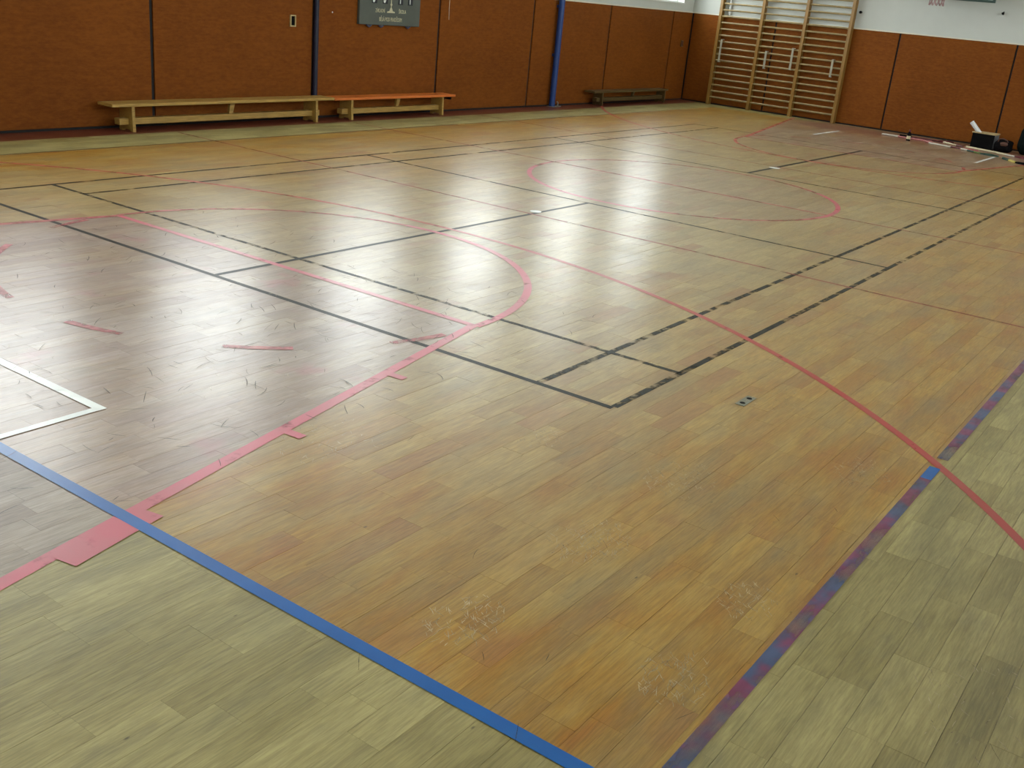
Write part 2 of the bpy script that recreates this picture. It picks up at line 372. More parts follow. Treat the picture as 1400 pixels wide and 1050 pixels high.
o = bpy.data.objects.new('planks', plank_mesh('planks', av, af, atn)); COL.objects.link(o); o.parent = floor; o['kind'] = 'stuff'

# ------------------------------------------------------------------ painted court lines (parts of the floor)
ZC = [0.0006]
def ribbon(name, pts, w, mat, label=None):
    """flat painted stripe following pts (x, y)"""
    ZC[0] += 0.00004; z = ZC[0]; P = [Vector((x, y)) for x, y in pts]; L = []; Rr = []
    for i, p in enumerate(P):
        d = (P[min(i+1, len(P)-1)] - P[max(i-1, 0)]).normalized(); n = Vector((-d.y, d.x)) * (w / 2)
        L.append(p + n); Rr.append(p - n)
    n = len(P)
    o = MB().add([(v.x, v.y, z) for v in L] + [(v.x, v.y, z) for v in Rr], [(i, n+i, n+i+1, i+1) for i in range(n-1)]).build(name, PT[mat], floor)
    if label: o['label'] = label
    return o
def arc(cx, cy, r, a0, a1, n=64):
    return [(cx + r*math.cos(math.radians(a0 + (a1-a0)*i/n)), cy + r*math.sin(math.radians(a0 + (a1-a0)*i/n))) for i in range(n+1)]
def seg(a, b, n=1): return [(a[0] + (b[0]-a[0])*i/n, a[1] + (b[1]-a[1])*i/n) for i in range(n+1)]
# badminton court, black
for x, mt in ((0.0, 'black_solid'), (0.76, 'black'), (4.72, 'black_faint'), (8.68, 'black_faint'), (13.4, 'black_faint')):
    ribbon('badminton_line', seg((x, 0), (x, 6.1)), 0.04, mt, 'black badminton cross line')
for y, x0, mt in ((0.0, 0.02, 'black'), (0.46, 0.02, 'black'), (5.64, 0.76, 'black_faint'), (6.1, 0.02, 'black_faint')):
    ribbon('badminton_line', seg((x0, y), (13.4, y)), 0.04, mt, 'black badminton side line')
ribbon('badminton_line', seg((0.02, 3.05), (4.72, 3.05)), 0.04, 'black_solid', 'black badminton centre line')
ribbon('badminton_line', seg((8.68, 3.02), (13.4, 3.02)), 0.055, 'black_solid', 'black badminton centre line')
# volleyball court: thin red cross lines, blue boundary
for x in (3.70, 6.69, 9.7):
    ribbon('volleyball_line', seg((x, -1.43), (x, 8.2)), 0.035, 'thin_red', 'thin faded red cross line')
ribbon('volleyball_line', seg((-2.355, 7.55), (15.6, 7.55)), 0.03, 'brown', 'thin brown line along the olive margin')
# basketball, red
ribbon('three_point_line', arc(-3.75, 3.05, 6.25, -90, 0, 90), 0.048, 'red', 'red three point arc')
ribbon('three_point_line', arc(-3.75, 3.05, 6.25, 0, 90, 90), 0.048, 'red_worn', 'worn red three point arc')
ribbon('three_point_line', arc(17.15, 3.05, 6.25, 118, 242, 90), 0.05, 'red_worn', 'worn red three point arc')
ribbon('three_point_line', arc(17.15, 3.05, 6.25, 121, 151, 40), 0.055, 'red', 'red stretch of the three point arc by the dark bench')
ribbon('centre_circle', arc(6.7, 3.0, 1.77, 0, 360, 96), 0.055, 'pink_worn', 'pink worn centre circle')
ribbon('centre_circle', arc(6.7, 3.0, 1.77, 110, 200, 40), 0.055, 'pink', 'pink centre circle')
ribbon('centre_circle', arc(6.7, 3.0, 1.77, -100, -40, 40), 0.055, 'pink', 'pink centre circle')
def key(xc, s, mt, mt2, mt3):
    e = -5.4 if s > 0 else 17.6
    for sy in (-1, 1):
        ye = 1.76 + 0.207 * abs(e - xc)
        ribbon('key_line', seg((xc, 3.05 + sy*1.76), (e, 3.05 + sy*ye)), 0.06, mt if sy < 0 else mt3, 'pink key side line')
    ribbon('free_throw_line', seg((xc, 1.29), (xc, 4.81)), 0.05, mt2, 'pink free throw line')
    a = 0 if s > 0 else 180
    ribbon('free_throw_circle', arc(xc, 3.05, 1.78, a - 90, a + 10, 48), 0.055, mt, 'pink half circle before the key')
    ribbon('free_throw_circle', arc(xc, 3.05, 1.78, a + 10, a + 90, 48), 0.045, mt3, 'pink half circle before the key')
    for k in range(6):
        c = a + 90 + 15 + k * 30
        ribbon('free_throw_dash', arc(xc, 3.05, 1.78, c - 6, c + 6, 8), 0.05, mt3, 'pink dash of the half circle')
ribbon('volleyball_line', seg((6.69, 1.25), (6.69, 4.9)), 0.05, 'pink_worn', 'pink stretch of the halfway line inside the centre circle')
key(0.52, 1, 'pink', 'pink', 'pink_worn')
key(12.7, -1, 'red_worn', 'pink_worn', 'red_worn')
for x in (-1.39, -0.50):
    y = 3.05 - (1.76 + 0.207 * (0.52 - x))
    ribbon('key_tick', seg((x, y), (x + 0.01, y - 0.12)), 0.05, 'pink', 'pink tick at the key')
yb = lambda x: 3.05 - (1.76 + 0.207 * (0.52 - x))
ribbon('neutral_zone_block', [(-2.25, yb(-2.25) - 0.055), (-2.66, yb(-2.66) - 0.055)], 0.12, 'pink', 'solid pink block at the key side')
# blue volleyball boundary over the rest
ribbon('volleyball_boundary', seg((-2.335, -1.43), (-2.335, 7.55)), 0.053, 'blue', 'blue end line')
ribbon('volleyball_boundary', seg((-2.355, -1.462), (0.50, -1.462)), 0.052, 'purple', 'blue side line streaked with purple')
ribbon('volleyball_boundary', seg((0.66, -1.462), (15.6, -1.462)), 0.052, 'purple', 'blue side line streaked with purple')
ribbon('volleyball_boundary', seg((0.36, -1.462), (0.53, -1.462)), 0.05, 'blue', 'clean blue piece of the side line')
# white goal areas and dots
ribbon('goal_area_line', seg((-1.82, 1.59), (-1.82, 4.5)), 0.048, 'white', 'white goal area line')
ribbon('goal_area_line', seg((-1.80, 1.612), (-2.30, 1.612)), 0.042, 'white', 'white goal area line')
ribbon('goal_area_line', seg((14.78, 4.37), (16.2, 4.37)), 0.05, 'white', 'white goal area line')
ribbon('goal_area_line', seg((14.76, 4.39), (14.25, 1.38)), 0.05, 'white_worn', 'worn white goal area line')
ribbon('goal_area_line', seg((14.25, 1.40), (15.75, 1.40)), 0.05, 'white', 'white goal area line')
def dot(x, y, r):
    ZC[0] += 0.00004
    o = MB().add([(x + r*math.cos(t*math.pi/10), y + r*math.sin(t*math.pi/10), ZC[0]) for t in range(20)], [list(range(20))]).build('spot_mark', PT['white'], floor); o['label'] = 'white spot on the centre line'
dot(3.83, 3.09, 0.055); dot(9.56, 3.01, 0.075)
# heel marks and scratches, uncountable
sm = MB()
def scuff(x, y, L, w, ang, bend):
    n = 5; pp = []
    for i in range(n + 1):
        s = (i / n - 0.5) * L; a = ang + bend * (i / n - 0.5)
        pp.append((x + s * math.cos(a), y + s * math.sin(a), a))
    vs = []
    for i, (px, py, a) in enumerate(pp):
        ww = w * math.sin(math.pi * (0.12 + 0.76 * i / n)) / 2
        vs += [(px - math.sin(a)*ww, py + math.cos(a)*ww, 0.0034), (px + math.sin(a)*ww, py - math.cos(a)*ww, 0.0034)]
    sm.add(vs, [(2*i, 2*i+1, 2*i+3, 2*i+2) for i in range(n)])
for _ in range(420):
    x = random.uniform(-2.6, 1.4); y = random.uniform(0.8, 4.6)
    scuff(x, y, random.uniform(0.03, 0.14), random.uniform(0.0022, 0.0050), random.uniform(-0.2, 2.6), random.uniform(-0.4, 0.4))
for _ in range(45):
    x = random.uniform(-3.2, 4.0); y = random.uniform(-2.2, 2.2)
    scuff(x, y, random.uniform(0.03, 0.09), random.uniform(0.0012, 0.0025), random.uniform(-0.5, 0.9), random.uniform(-0.3, 0.3))
MAT['scuff'] = paint('rubber_scuff', (0.065, 0.046, 0.032), cover=0.72, sc=25, soft=0.3, rough=0.5)
o = sm.build('scuff_marks', 'scuff', floor); o['kind'] = 'stuff'
# pale scratched patches where the lacquer is rubbed off
sm = MB()
for cx, cy, rr, nn in ((-1.26, -0.64, 0.14, 170), (-2.0, -0.62, 0.12, 130), (-1.80, -1.28, 0.11, 130), (-0.50, -0.64, 0.15, 150), (0.19, -1.22, 0.13, 110), (-1.22, -1.27, 0.10, 90), (-0.61, 0.04, 0.10, 70), (0.81, -0.56, 0.16, 90), (-1.31, 0.66, 0.2, 80), (-0.9, 1.9, 0.7, 80), (-1.6, 2.4, 0.6, 80), (-0.2, 2.2, 0.6, 70), (-2.5, -1.9, 0.25, 60), (-1.3, -2.07, 0.22, 70)):
    for _ in range(nn):
        a = random.uniform(0, 6.283); r = rr * math.sqrt(random.random())
        scuff(cx + r*1.4*math.cos(a), cy + r*math.sin(a), random.uniform(0.012, 0.05), random.uniform(0.0012, 0.003), random.uniform(-0.3, 1.5), random.uniform(-0.4, 0.4))
MAT['pale_scuff'] = paint('rubbed_lacquer', (0.56, 0.46, 0.29), cover=0.66, sc=30, soft=0.3, rough=0.5)
o = sm.build('pale_scratches', 'pale_scuff', floor); o['kind'] = 'stuff'
# floor anchor plate
pl = empty('anchor_plate', (0.645, -0.448, 0), 0.0)
tag(pl, 'small grey metal anchor plate with two holes set in the floor', 'floor plate')
MB().box((-0.085, -0.026, 0.0005), (0.085, 0.026, 0.003), 0.0008).build('plate', 'plate_grey', pl)
for sx in (-1, 1):
    MB().tube([(sx*0.045, 0, 0.001), (sx*0.045, 0, 0.0036)], 0.015, 16).build('hole', 'black', pl)

# ------------------------------------------------------------------ shell: walls, ceiling, windows
TH = 0.30
def wall_with_openings(name, y0, y1, x0, x1, ops, z0, z1, parent=None):
    b = MB(); b.box((x0, y0, -0.1), (x1, y1, z0)); b.box((x0, y0, z1), (x1, y1, HC))
    xs = sorted(ops); c = x0
    for a, d in xs:
        b.box((c, y0, z0), (a, y1, z1)); c = d
    b.box((c, y0, z0), (x1, y1, z1))
    return b.build(name, 'white_wall')
opsL = [(r - WIN_W, r) for r in WIN_R]
opsR = [(r - WIN_W + 0.2, r - 0.2) for r in WIN_R]  # unseen opposite windows, added and sized to lift the ambient light
wl = structure(wall_with_openings('wall_left', YL, YL + TH, XB - 0.2, XF + 0.35, opsL, WZ0, WZ1), 'long white wall with brown panelling below high windows', 'wall')
wr = structure(wall_with_openings('wall_right', YR - TH, YR, XB - 0.2, xfar(YR) + 0.2, opsR, WZ0, WZ1), 'long white wall with added high windows opposite the benches', 'wall')
wb = structure(MB().box((XB - TH, YR, -0.1), (XB, YL, HC)).build('wall_back', 'white_wall'), 'white end wall behind the near goal area', 'wall')
AF = math.atan2(-1.0, -SK)                     # far wall: local x runs from the corner along the wall, local -y faces the hall
NF = math.hypot(1, SK); LF = (YL - YR) * NF
wf = structure(MB().box((-0.3, 0, -0.1), (LF + 0.3, TH, HC)).build('wall_far', 'white_wall', None, (XF, YL, 0), AF), 'white end wall with brown panelling behind the wall bars', 'wall')
ce = structure(MB().box((XB - TH, YR - TH, HC), (XF + 0.5, YL + TH, HC + 0.2)).build('ceiling', 'ceiling'), 'plain white hall ceiling', 'ceiling')
wn = [0]
def window(xa, xb, yin, yout, lab):
    """frame set in the reveal; yin faces the room"""
    wn[0] += 1; w = empty('window_%d' % wn[0], ((xa+xb)/2, (yin+yout)/2, WZ0)); structure(w, lab, 'window')
    hw = (xb - xa) / 2; H = WZ1 - WZ0; s = 1 if yout > yin else -1
    yc = 0.06 * s; d = 0.03
    b = MB(); f = 0.05
    b.box((-hw, yc-d, 0), (-hw+f, yc+d, H)); b.box((hw-f, yc-d, 0), (hw, yc+d, H)); b.box((-hw+f, yc-d, 0), (hw-f, yc+d, f)); b.box((-hw+f, yc-d, H-f), (hw-f, yc+d, H))
    b.build('window_frame', 'frame', w)
    n = 4; zs = [f, H*0.62, H-f]; cw = (2*hw - 2*f) / n
    for i in range(1, n):
        x = -hw + f + cw*i; MB().box((x-0.018, yc-0.02, f), (x+0.018, yc+0.02, H-f)).build('mullion', 'frame', w)
    MB().box((-hw+f, yc-0.019, zs[1]-0.02), (hw-f, yc+0.019, zs[1]+0.02)).build('transom', 'frame', w)
    for i in range(n):
        for j in range(2):
            x = -hw + f + cw*i
            MB().box((x, yc-0.003, zs[j]), (x+cw, yc+0.003, zs[j+1])).build('pane', 'glass', w)
    MB().box((-hw, min(0.0, -s*0.17), -0.002), (hw, max(0.0, -s*0.17), 0.02)).build('window_sill', 'frame', w)
for i, (a, b) in enumerate(opsL): window(a, b, YL, YL + TH, 'white framed high window above the bench wall panelling')
for i, (a, b) in enumerate(opsR): window(a, b, YR, YR - TH, 'added white framed window for fill light in the wall opposite the benches')

# brown panels (each board its own piece) over a dark backing
PT_ = 0.022
def panels(parent, edges, faces, h=HP):
    for (a, b) in edges:
        lo, hi = faces(a, b)
        MB().box(lo, hi, 0.003).build('panel', 'panel', parent)
bk = MB().box((XB + 0.01, YL - 0.012, 0.0), (XF - 0.01, YL, HP)).build('panel_backing', 'gap', wl)
SE = [-5.45, -4.25, -1.58, 1.09, 3.75, 6.40, 9.10, 11.725, 14.40, 17.07, 18.0]
for i in range(len(SE) - 1):
    ga = 0.045 if abs(SE[i] - 6.40) < .01 else 0.025; gb = 0.045 if abs(SE[i+1] - 6.40) < .01 else 0.025
    MB().box((SE[i] + ga, YL - 0.034, 0.03), (SE[i+1] - gb, YL - 0.011, HP), 0.003).build('panel', 'panel', wl)
MB().box((-0.0, -0.012, 0.0), (LF, 0.0, HP)).build('panel_backing', 'gap', wf)
SF = [0.04, 2.07, 4.75, 6.96, 9.66, LF - 0.04]
for i in range(len(SF) - 1):
    MB().box((SF[i] + 0.018, -0.034, 0.03), (SF[i+1] - 0.018, -0.011, HP), 0.003).build('panel', 'panel', wf)
for i in range(4):
    MB().box((XB + 0.0, YR + 0.1 + i*2.85, 0.03), (XB + 0.03, YR + 2.92 + i*2.85, HP), 0.003).build('panel', 'panel', wb)
for i in range(8):
    MB().box((XB + 0.1 + i*2.78, YR, 0.03), (XB + 2.85 + i*2.78, YR + 0.03, HP), 0.003).build('panel', 'panel', wr)
t1 = structure(MB().box((XB, YL - 0.04, HP + 0.001), (XF - 0.02, YL - 0.001, HP + 0.022), 0.004).build('trim_1', 'trim'), 'cream strip along the top of the bench wall panels', 'trim')
t2 = structure(MB().box((0.03, -0.04, HP + 0.001), (LF, -0.001, HP + 0.022), 0.004).build('trim_2', 'trim', None, (XF, YL, 0), AF), 'cream strip along the top of the end wall panels', 'trim')

# ------------------------------------------------------------------ posts on the long wall
def post(x, r, y, mat, label, foot):
    o = empty('wall_post', (x, y, 0)); tag(o, label, 'post')
    MB().tube([(0, 0, 0.012), (0, 0, 3.3)], r, 20).build('tube', mat, o)
    MB().box((-r*1.3, -r*1.3, 0), (r*1.3, r*1.3, 0.012), 0.003).build('foot_plate', 'steel' if foot else mat, o)
    for z in (0.9, 1.75, 2.9):
        MB().box((-r*0.5, r*0.6, z), (r*0.5, YL - 0.036 - y, z + 0.05)).build('bracket', mat, o)
    return o
post(12.46, 0.056, 8.63, 'blue_post', 'thick bright blue post standing against the panelled wall', True)
post(6.40, 0.036, 8.685, 'navy_post', 'slim navy post in the gap behind the pine bench', False)
o = empty('floor_bracket', (12.66, 8.63, 0)); tag(o, 'small grey metal bracket at the foot of the blue post', 'bracket')
MB().box((-0.05, -0.05, 0), (0.05, 0.05, 0.012), 0.003).build('base', 'steel', o)
MB().tube([(0, 0, 0.01), (0, 0, 0.07), (-0.03, 0, 0.09)], 0.014, 10).build('peg', 'steel', o)

# ------------------------------------------------------------------ gym benches
def bench(x0, x1, yf, depth, h, top, leg, label, lx0, lx1, hooks=False):
    xc = (x0+x1)/2; o = empty('gym_bench', (xc, yf + depth/2, 0)); tag(o, label, 'bench')
    hx = (x1-x0)/2; hd = depth/2
    MB().box((-hx, -hd, h-0.035), (hx, hd, h), 0.006).build('seat', top, o)
    w = 0.04
    for lx in (lx0 - xc, lx1 - xc):
        pr = [(-hd*0.92, 0.0), (-hd*0.55, 0.0), (-hd*0.48, 0.022), (hd*0.48, 0.022), (hd*0.55, 0.0), (hd*0.92, 0.0), (hd*0.84, h-0.035), (-hd*0.84, h-0.035)]
        MB().prism(pr, 0, lx - w/2, lx + w/2).build('leg', leg, o)
    a, b = lx0 - xc, lx1 - xc
    MB().box((a - 0.14, -0.05, 0.075), (b + (0.05 if hooks else 0.12), 0.05, 0.15), 0.006).build('beam', leg, o)
    mid = (a + b) / 2 + 0.05
    MB().prism([(mid-0.03, 0.15), (mid+0.03, 0.15), (mid+0.07, h-0.035), (mid-0.01, h-0.035)], 1, -0.02, 0.02).build('stay', leg, o)
    if hooks:
        for q in (hx - 0.22, hx - 0.05):
            MB().box((q-0.02, -0.08, h-0.085), (q+0.02, 0.08, h-0.035), 0.008).build('hook_block', 'black', o)
    return o
bench(2.93, 6.47, 8.36, 0.28, 0.325, 'pine', 'pine', 'long pale pine gym bench under the small yellow framed plate', 3.22, 6.15)
bench(6.50, 9.22, 8.38, 0.27, 0.315, 'orange_top', 'pine', 'shorter gym bench with a bright orange seat board under the scoreboard', 6.87, 8.93, True)
bench(13.62, 16.72, 8.42, 0.24, 0.285, 'dark_oak', 'dark_oak', 'dark brown gym bench between the blue post and the hall corner', 13.98, 16.62)

# ------------------------------------------------------------------ scoreboard with lettering
def text_mesh(name, body, size, mat, parent, loc, ext=0.002, sx=1.0):
    cu = bpy.data.curves.new(name, 'FONT'); cu.body = body; cu.size = size; cu.extrude = ext; cu.align_x = 'CENTER'; cu.align_y = 'BOTTOM_BASELINE'
    cu.resolution_u = 4
    to = bpy.data.objects.new(name, cu); COL.objects.link(to)
    dg = bpy.context.evaluated_depsgraph_get(); me = bpy.data.meshes.new_from_object(to.evaluated_get(dg)); bpy.data.objects.remove(to)
    for v in me.vertices: v.co.x *= sx
    o = bpy.data.objects.new(name, me); COL.objects.link(o); me.materials.clear(); me.materials.append(MAT[mat])
    o.parent = parent; o.location = loc; o.rotation_euler = (math.pi/2, 0, 0); return o
sb = empty('scoreboard', (7.895, YL - 0.035, 1.30)); tag(sb, 'grey green flip card scoreboard with cream lettering on the brown wall', 'scoreboard')
MB().box((-0.665, -0.05, 0), (0.665, 0, 0.74), 0.008).build('board', 'board_grey', sb)
text_mesh('lettering', 'BĚLÁ POD PRADĚDEM', 0.080, 'letter', sb, (0.0, -0.052, 0.058), sx=0.62)
text_mesh('lettering', 'ZÁKLADNÍ', 0.076, 'letter', sb, (-0.235, -0.052, 0.178), sx=0.55)
text_mesh('lettering', 'ŠKOLA', 0.076, 'letter', sb, (0.255, -0.052, 0.178), sx=0.70)
e = MB()
e.prism([(-0.085, 0.178), (0.085, 0.178), (0.085, 0.195), (0.035, 0.205), (0.024, 0.235), (0.008, 0.255), (0.005, 0.72), (-0.005, 0.72), (-0.008, 0.255), (-0.024, 0.235), (-0.035, 0.205), (-0.085, 0.195)], 1, -0.054, -0.05)
e.tube([(0, -0.05, 0.295), (0, -0.056, 0.295)], 0.019, 14)
e.build('emblem', 'letter', sb)
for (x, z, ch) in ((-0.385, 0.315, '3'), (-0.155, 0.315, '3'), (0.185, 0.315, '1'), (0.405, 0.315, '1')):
    c = MB().box((x-0.030, -0.056, z-0.015), (x+0.075, -0.05, z+0.28), 0.002).build('flip_card_and_shadow', 'flipcard_shadow', sb)  # dark card reaching right of the digit, carries the digit's shadow as colour
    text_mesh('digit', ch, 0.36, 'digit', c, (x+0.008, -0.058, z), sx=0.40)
for x in (-0.44, -0.18, 0.42):
    MB().tube([(x-0.05, -0.03, 0.0), (x, -0.03, -0.028), (x+0.05, -0.03, 0.0)], 0.014, 8).build('card_clip', 'clip', sb)

# ------------------------------------------------------------------ small wall fittings
def plate(name, x, z, w, h, mat, label, cat):
    o = empty(name, (x, YL - 0.034, z)); tag(o, label, cat)
    b = MB(); f = 0.016
    b.box((-w/2, -0.02, -h/2), (-w/2+f, 0, h/2)); b.box((w/2-f, -0.02, -h/2), (w/2, 0, h/2)); b.box((-w/2+f, -0.02, -h/2), (w/2-f, 0, -h/2+f)); b.box((-w/2+f, -0.02, h/2-f), (w/2-f, 0, h/2))
    b.build('frame', mat, o)
    MB().box((-w/2+f, -0.008, -h/2+f), (w/2-f, 0, h/2-f)).build('insert', 'maroon' if mat != 'brass' else 'black', o)
plate('wall_box', 5.985, 1.30, 0.10, 0.15, 'brass', 'small yellow framed wall box above the long pine bench', 'wall box')
plate('wall_plate', 17.62, 1.22, 0.10, 0.13, 'dark_oak', 'faint brown wall plate near the hall corner', 'wall plate')
tag(MB().tube([(9.33, YL-0.04, 1.43), (9.32, YL-0.04, 1.60), (9.325, YL-0.04, 2.04)], 0.004, 6).build('pull_cord', 'beige'), 'thin pale cord hanging down the brown panel beside the scoreboard', 'cord')
sc_ = empty('screw_cap', (6.735, YL-0.034, 1.438)); tag(sc_, 'tiny bright screw cap on the panel beside the scoreboard', 'screw cap')
MB().tube([(0, 0, 0), (0, -0.006, 0)], [0.011, 0.008], 12).build('cap', 'white_pvc', sc_)

# ------------------------------------------------------------------ far wall: local frame helper
def fw(u, v, z=0.0):
    """world point u metres along the far wall from the corner, v metres out into the hall"""
    ex = Vector((-SK, -1)) / NF; ny = Vector((-1, SK)) / NF; p = Vector((XF, YL)) + ex*u + ny*v
    return (p.x, p.y, z)
# wall bars
wbz = empty('wall_bars', (XF, YL, 0), AF); tag(wbz, 'tall wooden wall bars with three bays of rungs beside the hall corner', 'wall bars')
UU = [0.775, 1.775, 2.765, 3.745]
for u in UU:
    MB().box((u-0.034, -0.155, 0.0), (u+0.034, -0.036, 2.72), 0.004).build('upright', 'pine_up', wbz)
rm = None
for bidx in range(3):
    for k in range(19):
        z = 0.163 + 0.1315 * k
        if k == 18: z -= 0.02
        L = UU[bidx+1] - UU[bidx] - 0.066
        if rm is None:
            b = MB(); n = 10; vs = [(x, 0.014*math.cos(2*math.pi*i/n), 0.020*math.sin(2*math.pi*i/n)) for x in (-0.5, 0.5) for i in range(n)]
            b.add(vs, [(i, (i+1) % n, n+(i+1) % n, n+i) for i in range(n)], True); b.add(vs, [list(range(n))[::-1], list(range(n, 2*n))])
            o = b.build('rung', 'pine_rung', wbz); rm = o.data
        else:
            o = bpy.data.objects.new('rung', rm); COL.objects.link(o); o.parent = wbz
        o.location = ((UU[bidx]+UU[bidx+1])/2, -0.118, z); o.scale = (L, 1, 1)
def hook(u, z0, z1, label):
    o = empty('bar_hook', fw(u, 0.175, z0), AF); tag(o, label, 'hook', 'steel hooks hung on the wall bars')
    h = z1 - z0
    MB().box((-0.022, -0.012, 0), (0.022, 0.0, h), 0.003).build('strap', 'hook', o)
    MB().box((-0.022, 0.0, h-0.014), (0.022, 0.075, h), 0.003).build('top_bend', 'hook', o)
    MB().box((-0.022, 0.0, 0.0), (0.022, 0.04, 0.014), 0.003).build('bottom_bend', 'hook', o)
hook(0.92, 0.92, 1.40, 'pale steel hook hung on the bay of wall bars next to the corner')
hook(2.02, 0.90, 1.26, 'short pale steel hook hung on the middle bay of wall bars')
hook(2.62, 0.94, 1.38, 'long pale steel hook hung on the middle bay of wall bars')
hook(3.53, 0.90, 1.25, 'pale steel hook hung on the bay of wall bars nearest the basketball hoop')
o = empty('wall_pipe', fw(0.93, 0.03), AF); tag(o, 'white pipe with collars on the end wall behind the wall bars', 'pipe')
MB().tube([(0, 0, HP + 0.03), (0, 0, HC - 0.01)], 0.022, 14).build('tube', 'white_pvc', o)
for k in range(6): MB().tube([(0, 0, HP + 0.06 + k*0.16), (0, 0, HP + 0.12 + k*0.16)], 0.034, 14).build('collar', 'white_pvc', o)
o = empty('wall_bolt', fw(3.86, 0.0, 2.20), AF); tag(o, 'dark bolt stub on the white end wall beside the wall bars', 'bolt')
MB().tube([(0, 0, 0), (0, -0.05, 0)], 0.018, 10).build('shank', 'black', o); MB().tube([(0, -0.04, 0), (0, -0.06, 0)], 0.03, 6).build('head', 'black', o)
o = empty('wall_peg', fw(6.56, 0.0, 2.39), AF); tag(o, 'small dark peg on the white end wall below the backboard', 'peg')
MB().tube([(0, 0, 0), (0, -0.07, 0.01)], [0.02, 0.014], 10).build('shank', 'black', o); MB().tube([(0, -0.05, 0.008), (0.03, -0.06, 0.03)], 0.014, 8).build('tip', 'black', o)

# basketball hoop
bb = empty('basketball_hoop', fw(5.68, 0.0, 2.54), AF); tag(bb, 'white basketball backboard with dark green frame and a red white net', 'basketball hoop')
vb = -0.72
MB().box((-0.86, vb - 0.012, 0.04), (0.86, vb + 0.012, 1.01)).build('backboard', 'boardwhite', bb)
for lo, hi in (((-0.90, vb-0.03, 0.0), (0.90, vb+0.03, 0.045)), ((-0.90, vb-0.03, 1.005), (0.90, vb+0.03, 1.05)), ((-0.90, vb-0.03, 0.045), (-0.855, vb+0.03, 1.005)), ((0.855, vb-0.03, 0.045), (0.90, vb+0.03, 1.005))):
    MB().box(lo, hi, 0.004).build('frame_bar', 'green_frame', bb)
for lo, hi in (((-0.295, vb-0.014, 0.29), (0.295, vb-0.012, 0.34)), ((-0.295, vb-0.014, 0.69), (0.295, vb-0.012, 0.74)), ((-0.295, vb-0.014, 0.34), (-0.245, vb-0.012, 0.69)), ((0.245, vb-0.014, 0.34), (0.295, vb-0.012, 0.69))):
    MB().box(lo, hi).build('target_stripe', 'black', bb)
rc = (0.0, vb - 0.03 - 0.15 - 0.225, 0.30)
MB().tube([(rc[0] + 0.225*math.cos(a*math.pi/18), rc[1] + 0.225*math.sin(a*math.pi/18), rc[2]) for a in range(37)], 0.010, 8, False).build('rim', 'rim', bb)
MB().box((-0.08, vb - 0.20, 0.285), (0.08, vb - 0.012, 0.31), 0.004).prism([(vb-0.18, 0.285), (vb-0.012, 0.285), (vb-0.012, 0.15)], 0, -0.012, 0.012).build('rim_bracket', 'rim', bb)
nt = MB(); N = 12; rows = [(0.225, 0.0), (0.20, -0.09), (0.165, -0.18), (0.135, -0.27), (0.125, -0.36), (0.13, -0.43)]
for r in range(len(rows) - 1):
    for i in range(N):
        for sgn in (-1, 1):
            a0 = 2*math.pi*(i + 0.5*(r % 2))/N; a1 = a0 + sgn*math.pi/N
            nt.tube([(rc[0] + rows[r][0]*math.cos(a0), rc[1] + rows[r][0]*math.sin(a0), rc[2] + rows[r][1]), (rc[0] + rows[r+1][0]*math.cos(a1), rc[1] + rows[r+1][0]*math.sin(a1), rc[2] + rows[r+1][1])], 0.006, 5)
nt.build('net', 'net', bb)
for sx in (-0.5, 0.5):
    MB().tube([(sx, vb + 0.01, 0.2), (sx, -0.0, 0.1)], 0.02, 10).build('support_arm', 'green_frame', bb)
    MB().tube([(sx, vb + 0.01, 0.9), (sx, -0.0, 0.9)], 0.02, 10).build('support_arm', 'green_frame', bb)
    MB().box((sx-0.05, -0.012, 0.04), (sx+0.05, 0.0, 0.96)).build('wall_rail', 'green_frame', bb)

# ------------------------------------------------------------------ sports gear on the floor at the far wall
def stick(p0, p1, mats, label, blade=None, r=0.014, z=0.016, bend=0.12):
    """floorball stick lying flat: shaft from grip to blade end; blade curls off the end"""
    a = Vector((p0[0], p0[1], z)); b = Vector((p1[0], p1[1], z)); d = (b - a).normalized(); n = Vector((-d.y, d.x, 0))
    o = empty('floorball_stick', (a.x, a.y, 0)); tag(o, label, 'stick')
    L = (b - a).length; k = len(mats); names = ['grip', 'shaft', 'lower_shaft']
    for i, mt in enumerate(mats):
        s0 = L*i/k; s1 = L*(i+1)/k
        MB().tube([d*s0 + Vector((0,0,z)), d*s1 + Vector((0,0,z))], r*(1.15 if i == 0 else 1.0), 10).build(names[min(i, 2)], mt, o)
    if blade:
        P = [d*L + Vector((0,0,z)), d*(L+0.08) + n*bend*0.15 + Vector((0,0,z)), d*(L+0.18) + n*bend*0.6 + Vector((0,0,z)), d*(L+0.27) + n*bend*1.3 + Vector((0,0,z))]
        bl = MB(); vs = []
        hs = [0.012, 0.018, 0.020, 0.013]
        for p, h in zip(P, hs):
            vs += [(p.x - n.x*0.008, p.y - n.y*0.008, 0.003), (p.x + n.x*0.008, p.y + n.y*0.008, 0.003), (p.x + n.x*0.008, p.y + n.y*0.008, 0.003 + 2*h), (p.x - n.x*0.008, p.y - n.y*0.008, 0.003 + 2*h)]
        fs = [(0,1,2,3), (12,15,14,13)]
        for i in range(3):
            for j in range(4): fs.append((4*i+j, 4*i+(j+1) % 4, 4*i+4+(j+1) % 4, 4*i+4+j))
        bl.add(vs, fs); bl.build('blade', blade, o)
    return o
stick((16.78, 3.71), (16.66, 2.72), ('stick_white', 'pink', 'pink'), 'stick with a white end and a pink shaft on the floor at the end wall', None, 0.016)
stick((17.08, 3.45), (17.02, 2.72), ('black', 'maroon', 'maroon'), 'maroon stick with a black grip lying beside the dark bottle', 'maroon')
stick((16.50, 2.80), (16.20, 2.10), ('pink', 'maroon', 'maroon'), 'maroon and pink stick lying across the pile of sticks', 'pink')
